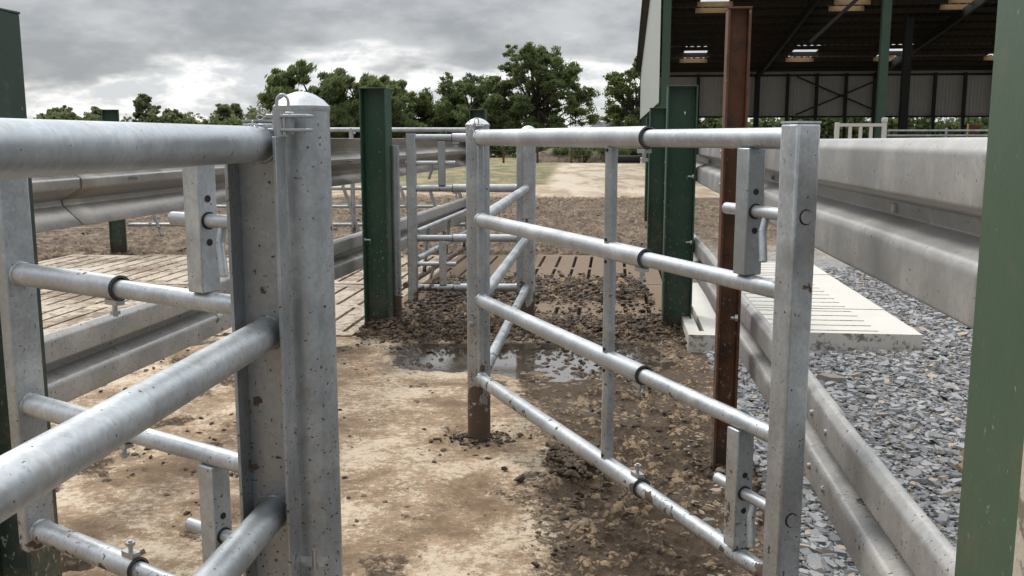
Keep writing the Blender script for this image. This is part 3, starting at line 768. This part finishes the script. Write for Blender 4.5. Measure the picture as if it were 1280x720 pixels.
for x in (0.15, 6.9):
    for y0, y1 in ((3.2, .1),):
        b = MB(); b.bar((x, y0, rz_(y0)-.45), (x, y1, rz_(y0)-3.0), .1, .1); b.build('knee_brace', M['clad'], S)
b = MB(); b.bar((4.9, 1.5, 4.6), (7.2, .3, 6.9), .1, .1); b.build('knee_brace', M['dark_steel'], S)
b = MB(); b.box((.02, SL/2+.6, .16), (.2, SL+.6, .42)); b.build('low_wall', M['conc_wall'], S)
for y in (2, 6.5, 11, 15.5, 20, 24.5, 28.4):
    b = MB(); b.box((.1, y, 1.6), (.2, .2, 3.2)); b.build('side_post', M['shed_green'], S)
for z in (1.0, 1.5):
    b = MB(); b.tube((-.05, 0, z), (-.05, SL, z), .03, 10); b.build('side_rail', M['dark_steel'], S)
b = MB(); b.box((SW/2, SL+.15, .35), (SW, .15, .9)); b.build('back_wall', M['clad_dark'], S)

# small things in front of the shed
M['white'] = plain('cream_paint', (.62, .60, .55), .5, 0, .15, 8)
t = thing('white_gate', 'small cream-painted gate with upright bars beside the green shed column', 'gate', (9.35, 28.0, 0), 0)
for x in (0, 1.36):
    b = MB(); b.box((x, 0, .98), (.12, .1, 1.9)); b.build('gate_post', M['white'], t, bevel=.01)
b = MB(); b.box((1.36, 0, 2.0), (.16, .14, .14)); b.build('post_cap', M['white'], t, bevel=.03)
for z in (1.86, 1.2):
    b = MB(); b.box((.68, 0, z), (1.24, .06, .09)); b.build('rail', M['white'], t)
for x in (.38, .68, .98):
    b = MB(); b.box((x, 0, 1.53), (.09, .05, .56)); b.build('bar', M['white'], t)
t = thing('pipe_fence', 'thin grey pipe railing running right from the cream gate across the shed front', 'railing', (10.8, 28.0, 0), 0)
for z in (1.70, 1.56, 1.2):
    b = MB(); b.tube((0, 0, z), (7, 0, z), .03, 10); b.build('rail', M['galv'], t)
for x in (1.7, 3.6, 5.5):
    b = MB(); b.tube((x, 0, 0), (x, 0, 1.78), .035, 10); b.build('upright', M['galv'], t)
b = MB(); b.box((0, 0, 1.15), (.7, .25, 2.3)); o = b.build('timber_stack', plain('raw_timber', (.34, .19, .10), .8, 0, .3, 6), loc=(27.6, 58.2, 0), bevel=.02)
tag(o, 'upright orange-brown timber block in the gap under the shed back wall', 'timber')

# black pipe lying at the far end of the apron
b = MB(); b.tube((0, 0, .25), (2.4, 0, .25), .22, 16); o = b.build('drain_pipe', M['black'], loc=(6.0, 56.6, 0))
tag(o, 'black plastic drainage pipe lying at the far end of the concrete apron', 'pipe')

# ------------------------------------------------------------------ trees, hedges, soil heap
def leaf_mat(name, a, b, tint=(.16, .17, .05)):
    k = NT(name)
    rp = k.n('ShaderNodeNewGeometry').outputs['Random Per Island']
    c = k.mix(rp, a, b); c = k.mix(k.step(rp, .86, .9), c, tint)
    d = k.n('ShaderNodeBsdfDiffuse'); k.put(d.inputs[0], c)
    tl = k.n('ShaderNodeBsdfTranslucent'); k.put(tl.inputs[0], k.mix(.5, c, (.12, .15, .03)))
    mx = k.n('ShaderNodeMixShader'); mx.inputs[0].default_value = .5
    k.l(d.outputs[0], mx.inputs[1]); k.l(tl.outputs[0], mx.inputs[2]); k.l(mx.outputs[0], k.out.inputs[0]); return k.m
M['leaf_a'] = leaf_mat('leaf_oak', (.12, .16, .08), (.27, .33, .165), (.14, .17, .065))
M['leaf_b'] = leaf_mat('leaf_willow', (.12, .16, .085), (.265, .32, .16), (.17, .20, .09))
M['leaf_far'] = leaf_mat('leaf_distant_hazed', (.15, .185, .11), (.29, .325, .19), (.23, .25, .14))  # distance haze mixed into the leaf colour as a paler tone
M['leaf_c'] = leaf_mat('leaf_hedge', (.09, .13, .052), (.22, .275, .115), (.19, .21, .09))
M['bark'] = plain('bark', (.045, .036, .028), .9, 0, .4, 6)
def rand_dir():
    z = U(-1, 1); a = U(0, 6.28); s = math.sqrt(1-z*z); return Vector((s*math.cos(a), s*math.sin(a), z))
def leaves(mb, c, rad, n, size, droop=None, shell=.5):
    for _ in range(n):
        d = rand_dir(); q = Vector(c)+Vector((d.x*rad[0], d.y*rad[1], d.z*rad[2]))*(shell+(1-shell)*random.random())*U(.8, 1.12)
        u = rand_dir()
        if droop: u = (Vector(droop)+u*.45).normalized()
        v = u.cross(rand_dir()).normalized(); s = size*U(.6, 1.35)
        a, b2 = u*s*(1.25 if droop else .75), v*s*(.32 if droop else .5)
        mb.add([q-a, q+b2, q+a, q-b2], [(0, 1, 2, 3)])
def tree(label, x, y, h, lobes, mat, leaf=.2, n=420, trunk=.25, droop=None, name='tree', base=0, group='trees along the field edge', bare=False):
    t = thing(name, label, 'tree', (x, y, base), 0, group)
    b = MB(); top = Vector((0, 0, h*.55)); pts = [Vector((0, 0, -.2)), Vector((U(-.1, .1), 0, h*.2)), Vector((U(-.2, .2), U(-.2, .2), h*.4)), top]
    rr = [trunk, trunk*.8, trunk*.65, trunk*.45]
    for i in range(3): b.tube(pts[i], pts[i+1], rr[i], 9, r2=rr[i+1])
    for lx, ly, lz, lr in lobes:
        s = pts[random.choice((1, 2, 2, 3))]; e = Vector((lx, ly, lz)); mid = s.lerp(e, .5)+Vector((0, 0, -.15*lr))
        b.tube(s, mid, trunk*.38, 6, r2=trunk*.25); b.tube(mid, e, trunk*.25, 6, r2=trunk*.07)
        for _ in range(5):
            q = e+rand_dir()*lr*.85; b.tube(mid.lerp(e, U(.3, 1)), q, trunk*.1, 4, r2=trunk*.03)
    b.build('trunk', M['bark'], t)
    c = MB()
    for lx, ly, lz, lr in lobes:
        for _ in range(9):                              # each lobe is a cluster of small leafy sprays
            d = rand_dir(); d.z = d.z*.8+.12
            q = Vector((lx, ly, lz))+d*lr*U(.35, 1.0); sr = lr*U(.28, .5)
            leaves(c, q, (sr*1.15, sr*1.15, sr*.75), int(n*1.3*lr/9), leaf, droop, .25)
    c.build('crown', mat, t, angle=5)
    return t
def lobes_in(w, z0, z1, n, r, top_narrow=.5, dep=None):
    out = []; dep = dep or w*.7
    for i in range(n):
        f = (i+random.random())/n; z = z0+(z1-z0)*f
        ww = (w/2)*(1-top_narrow*f**1.6)*(1 if f > .15 else .8)
        a = U(0, 6.28); q = math.sqrt(random.random())
        out.append((math.cos(a)*q*(ww-r*.6), math.sin(a)*q*(dep/2), z, r*U(.75, 1.25)*(1-.25*f)))
    return out
def ux(u, y): return (u-640)/1200*y
TY = 80
tree('tall dark spreading tree right of the middle, highest crown on the skyline', ux(672, TY), TY, 9.4, lobes_in(11.0, 1.4, 8.5, 64, 1.15, .42), M['leaf_a'], .115, 900, .3)
tree('rounded dark tree joining the left side of the highest one', ux(590, TY+2), TY+2, 7.3, lobes_in(11.0, 1.0, 6.3, 52, 1.15, .5), M['leaf_a'], .115, 850, .26)
tree('broad feathery willow-like tree behind the thick round post', ux(398, 70), 70, 7.0, lobes_in(9.4, 1.0, 5.9, 48, 1.1, .25), M['leaf_b'], .15, 850, .3, droop=(.45, 0, .75))
tree('wind-swept willow-like tree behind the bright green post', ux(462, 72), 72, 6.7, lobes_in(9.0, 1.0, 5.6, 42, 1.1, .35), M['leaf_b'], .15, 850, .28, droop=(.5, 0, .7))
tree('thin airy lower tree between the willows and the dark trees', ux(518, 82), 82, 6.2, lobes_in(7.6, 1.0, 5.0, 28, 1.0, .5), M['leaf_c'], .12, 700, .22)
tree('low bushy tree filling the dip left of the rounded dark tree', ux(556, 84), 84, 4.9, lobes_in(6.5, .8, 4.2, 20, 1.0, .35), M['leaf_a'], .12, 800, .2)
tree('leafy tree rising against the left wall of the shed', ux(793, 66), 66, 7.1, lobes_in(6.4, 1.2, 6.2, 34, 1.0, .5), M['leaf_c'], .11, 850, .26)
FY = 150
for lab, u, top, w, n, mt in (
    ('low rounded tree at the far left of the distant tree line', 62, 131, 52, 9, 'leaf_c'),
    ('small distant tree showing just left of the lone green post top', 128, 131, 34, 7, 'leaf_c'),
    ('tallest tree of the distant line, between the lone green post and the chain', 193, 119, 40, 9, 'leaf_c'),
    ('low wide distant tree right of the tallest one in the far line', 226, 138, 56, 8, 'leaf_c'),
    ('rounded distant tree in the far line nearest the hinge chain', 279, 127, 58, 10, 'leaf_c'),
    ('pale sparse twiggy distant tree just behind the hinge chain', 322, 131, 40, 6, 'leaf_b'),
    ('lowest distant bushy tree in the gap of the far tree line', 95, 141, 60, 8, 'leaf_c')):
    h = 1.5+(172-top)/1200*FY; wm = w/1200*FY
    tree(lab, ux(u, FY), FY+U(-5, 5), h, lobes_in(wm*1.1, 1.6, h-.9, n*3, max(1.1, wm*.2), .45), M['leaf_far'], .24, 620 if mt == 'leaf_c' else 90, .22, group='distant tree line')
def hedge(label, x0, x1, y, h, mat, n, leaf=.2, name='hedge', dep=1.6):
    t = thing(name, label, 'hedge', ((x0+x1)/2, y, 0), 0)
    c = MB(); w = x1-x0
    for i in range(n):
        q = ((i+U(0, 1))/n-.5)*w; hh = h*(.72+.4*N.noise(Vector((x0+q, y, .5)))+U(-.06, .1))
        leaves(c, (q, U(-.4, .4)*dep, hh*.5), (w/n*1.6+.35, dep*.5, hh*.55), 150, leaf, None, .3)
    c.build('foliage', mat, t, angle=5)
    s = MB()
    for i in range(max(3, n//4)): q = (i+.5)/max(3, n//4)*w-w/2; s.tube((q, 0, -.1), (q+U(-.2, .2), 0, h*.7), .05, 5, r2=.02)
    s.build('stem', M['bark'], t); return t
hedge('long dark hedge at the foot of the big trees in the middle', ux(380, 74), ux(690, 74), 74, 2.3, M['leaf_a'], 46)
hedge('far hedgerow under the distant trees on the left', ux(-40, 146), ux(350, 146), 146, 6.0, M['leaf_far'], 120, .42, dep=2.4)
hedge('green hedge behind the apron between the tree and the shed', ux(690, 70), ux(835, 70), 70, 1.55, M['leaf_c'], 26)
hedge('hedge visible through the gap under the shed back wall', 7.5, 36, 66, 4.2, M['leaf_a'], 170, .26)
def bush(label, u, y, w, h):
    t = thing('bush', label, 'bush', (ux(u, y), y, 0), 0, 'bushes by the field fence')
    c = MB()
    for _ in range(9): leaves(c, (U(-.5, .5)*w*.7, U(-.3, .3)*w*.5, h*U(.3, .75)), (w*.28, w*.25, h*.28), 90, .11, (0, 0, 1), .2)
    c.build('foliage', M['leaf_b'], t, angle=5)
    s = MB()
    for _ in range(5): s.tube((U(-.1, .1)*w, 0, -.1), (U(-.35, .35)*w, U(-.2, .2), h*.6), .03, 5, r2=.01)
    s.build('stem', M['bark'], t)
bush('grey-green bush right of the rusty fence post at the apron end', 728, 58.5, 1.7, 1.35)
bush('second grey-green bush nearer the shed at the apron end', 762, 59.5, 2.3, 1.3)
bush('small bush on top of the soil heap left of the fence post', 700, 60.0, 1.0, 1.3)
# soil heap
def heap(x0, x1, y, h):
    nx, ny = 90, 26; vs = []
    for j in range(ny+1):
        for i in range(nx+1):
            s = i/nx; q = j/ny; x = x0+(x1-x0)*s; yy = y+(q-.5)*5
            e = (math.sin(math.pi*s)**.4)*(math.sin(math.pi*q)**.7)
            vs.append((x, yy, e*h*(.8+.3*fb(x, yy, .5, 3))+.12*e*fb(x, yy, 2.3, 4)-.02))
    mb = MB(); mb.add(vs, [(j*(nx+1)+i, j*(nx+1)+i+1, (j+1)*(nx+1)+i+1, (j+1)*(nx+1)+i) for j in range(ny) for i in range(nx)])
    k = NT('heap_soil'); p = k.pos()
    k.bsdf(k.mix(k.step(k.noise(p, 2.2, 7, .75), .38, .66), (.055, .038, .027), (.21, .155, .105)), .95, 0, k.bump(k.noise(p, 6, 6, .7), .8, .15)); return mb.build('soil_heap', k.m, angle=80)
struct(heap(ux(655, 61), ux(765, 61), 61.5, .95))
# field fence
t = thing('field_fence', 'wire field fence on rusty brown posts in front of the soil heap', 'fence', (ux(590, 58), 57.5, 0), 0)
M['wire'] = plain('old_wire', (.16, .15, .13), .7)
k_ = plain('rusty_fence_post', (.10, .06, .04), .9, 0, .3, 10)
for u in (590, 630, 672, 714, 756, 798):
    b = MB(); b.box((ux(u, 57.5)-ux(590, 57.5), 0, .55), (.13, .11, 1.25)); b.build('fence_post', k_, t)
for z in (.45, .75, 1.08):
    b = MB(); b.tube((0, .07, z), (ux(798, 57.5)-ux(590, 57.5), .07, z), .008, 5); b.build('wire', M['wire'], t)

# far bungalow
t = thing('bungalow', 'far grey-roofed bungalow with two pale chimneys beyond the hedge', 'house', (ux(772, 150), 150, 0), 0)
M['render'] = plain('render_wall', (.45, .42, .37), .9, 0, .1, 1)
b = MB(); b.box((0, 3, 1.0), (9.6, 6, 2.4)); b.build('wall', M['render'], t)
b = MB(); w = 5.3; vs = [(-w, -.4, 2.2), (w, -.4, 2.2), (w, 6.4, 2.2), (-w, 6.4, 2.2), (-w+2.0, 3, 3.95), (w-.6, 3, 3.95)]
b.add(vs, [(0, 1, 5, 4), (2, 3, 4, 5), (1, 2, 5), (3, 0, 4), (3, 2, 1, 0)]); rf = b.build('roof', plain('slate_roof', (.12, .12, .13), .8, 0, .2, 2), t)
for x in (-3.3, -.2):
    b = MB(); b.box((x, 3, 3.95), (.75, .6, 1.7)); c = b.build('chimney', M['render'], rf)
    b = MB(); b.tube((x-.15, 3, 4.8), (x-.15, 3, 5.1), .12, 8); b.tube((x+.15, 3, 4.8), (x+.15, 3, 5.05), .12, 8); b.build('chimney_pot', k_, c)
for x in (-2.8, .4, 3):
    b = MB(); b.box((x, -.02, 1.2), (1.3, .06, 1.0)); b.build('window', M['dark_steel'], t)

# ------------------------------------------------------------------ camera, sky, sun
cam = bpy.data.cameras.new('camera'); co = bpy.data.objects.new('camera', cam); col.objects.link(co)
cam.sensor_width = 36; cam.lens = 36*1200/1280; cam.clip_start = .02; cam.clip_end = 3000
co.location = (0, 0, 1.5); co.rotation_euler = (math.pi/2-math.atan(188/1200), 0, 0); sc.camera = co

SUN_EL, SUN_AZ = R(52), R(-38)                       # azimuth from +y towards +x
w = bpy.data.worlds.new('World'); sc.world = w; w.use_nodes = True; nt = w.node_tree; nt.nodes.clear()
class WN(NT):
    def __init__(s, t): s.t = t
k = WN(nt)
out = k.n('ShaderNodeOutputWorld'); bg = k.n('ShaderNodeBackground'); bg2 = k.n('ShaderNodeBackground'); mixs = k.n('ShaderNodeMixShader')
sk = k.n('ShaderNodeTexSky'); sk.sky_type = 'NISHITA'; sk.sun_disc = False; sk.sun_elevation = SUN_EL; sk.sun_rotation = SUN_AZ
k.l(sk.outputs[0], bg.inputs[0]); bg.inputs[1].default_value = .1
gen = k.n('ShaderNodeTexCoord').outputs['Generated']
x, y, z = k.sep(gen)
zz = k.math('MAXIMUM', z, 0.0); den = k.math('ADD', zz, .055)
cmb = k.n('ShaderNodeCombineXYZ'); k.l(k.math('DIVIDE', x, den), cmb.inputs[0]); k.l(k.math('DIVIDE', y, den), cmb.inputs[1])
uv = cmb.outputs[0]
n1 = k.noise(k.scale(uv, (1, 1, 1)), .55, 7, .55, .25); n2 = k.noise(uv, 1.7, 6, .6, .3); n3 = k.noise(gen, 22, 6, .62, .35); n4 = k.noise(k.scale(gen, (1, 1, 2.2)), 9, 5, .55, .2)
# grey cloud base overhead, a bright broken band low over the horizon
n5 = k.noise(k.scale(gen, (1, 1, 3.2)), 5, 4, .5, .15); n6 = k.noise(k.scale(gen, (1, 1, 2.4)), 26, 5, .58, .25)
lowb = k.math('SUBTRACT', z, k.math('ADD', k.math('MULTIPLY', k.math('SUBTRACT', n5, .5), .20), k.math('MULTIPLY', k.math('SUBTRACT', n4, .5), .07)))
lowb = k.math('ADD', lowb, k.math('MULTIPLY', k.math('SUBTRACT', n6, .5), .022))
band = k.step(lowb, .082, .056)
gv = k.math('ADD', k.math('MULTIPLY', n5, .5), k.math('ADD', k.math('MULTIPLY', n4, .35), k.math('MULTIPLY', n6, .15)))
grey = k.mix(k.step(gv, .40, .60), (.315, .33, .35), (.56, .57, .58))
bright = k.mix(k.step(k.math('ADD', k.math('MULTIPLY', n6, .6), k.math('MULTIPLY', n4, .4)), .42, .58), (.62, .645, .67), (1.0, .99, .975))
c = k.mix(band, grey, bright)
# an overcast sky is brightest overhead, and brighter toward the hidden sun than behind
zen = k.math('MULTIPLY', k.lin(k.step(z, .13, .62), 0, 1, 1.0, 4.3), k.lin(y, -1, 1, .66, 1.2))
zen = k.math('ADD', k.math('MULTIPLY', zen, k.step(z, .12, .2)), k.math('SUBTRACT', 1.0, k.step(z, .12, .2)))
zen = k.math('MULTIPLY', zen, k.lin(y, -.45, .30, .66, 1.0))
k.l(c, bg2.inputs[0]); k.l(zen, bg2.inputs[1])
mixs.inputs[0].default_value = .93
k.l(bg.outputs[0], mixs.inputs[1]); k.l(bg2.outputs[0], mixs.inputs[2]); k.l(mixs.outputs[0], out.inputs[0])

sl = bpy.data.lights.new('sun', 'SUN'); sl.energy = 1.6; sl.angle = R(14); sl.color = (1, .95, .88)
so = bpy.data.objects.new('sun', sl); col.objects.link(so)
dirv = Vector((math.sin(SUN_AZ)*math.cos(SUN_EL), math.cos(SUN_AZ)*math.cos(SUN_EL), math.sin(SUN_EL)))
so.rotation_euler = dirv.to_track_quat('Z', 'Y').to_euler()

sc.view_settings.view_transform = 'Standard'; sc.view_settings.look = 'None'; sc.view_settings.exposure = .15; sc.view_settings.gamma = 1; sc.view_settings.use_curve_mapping = False
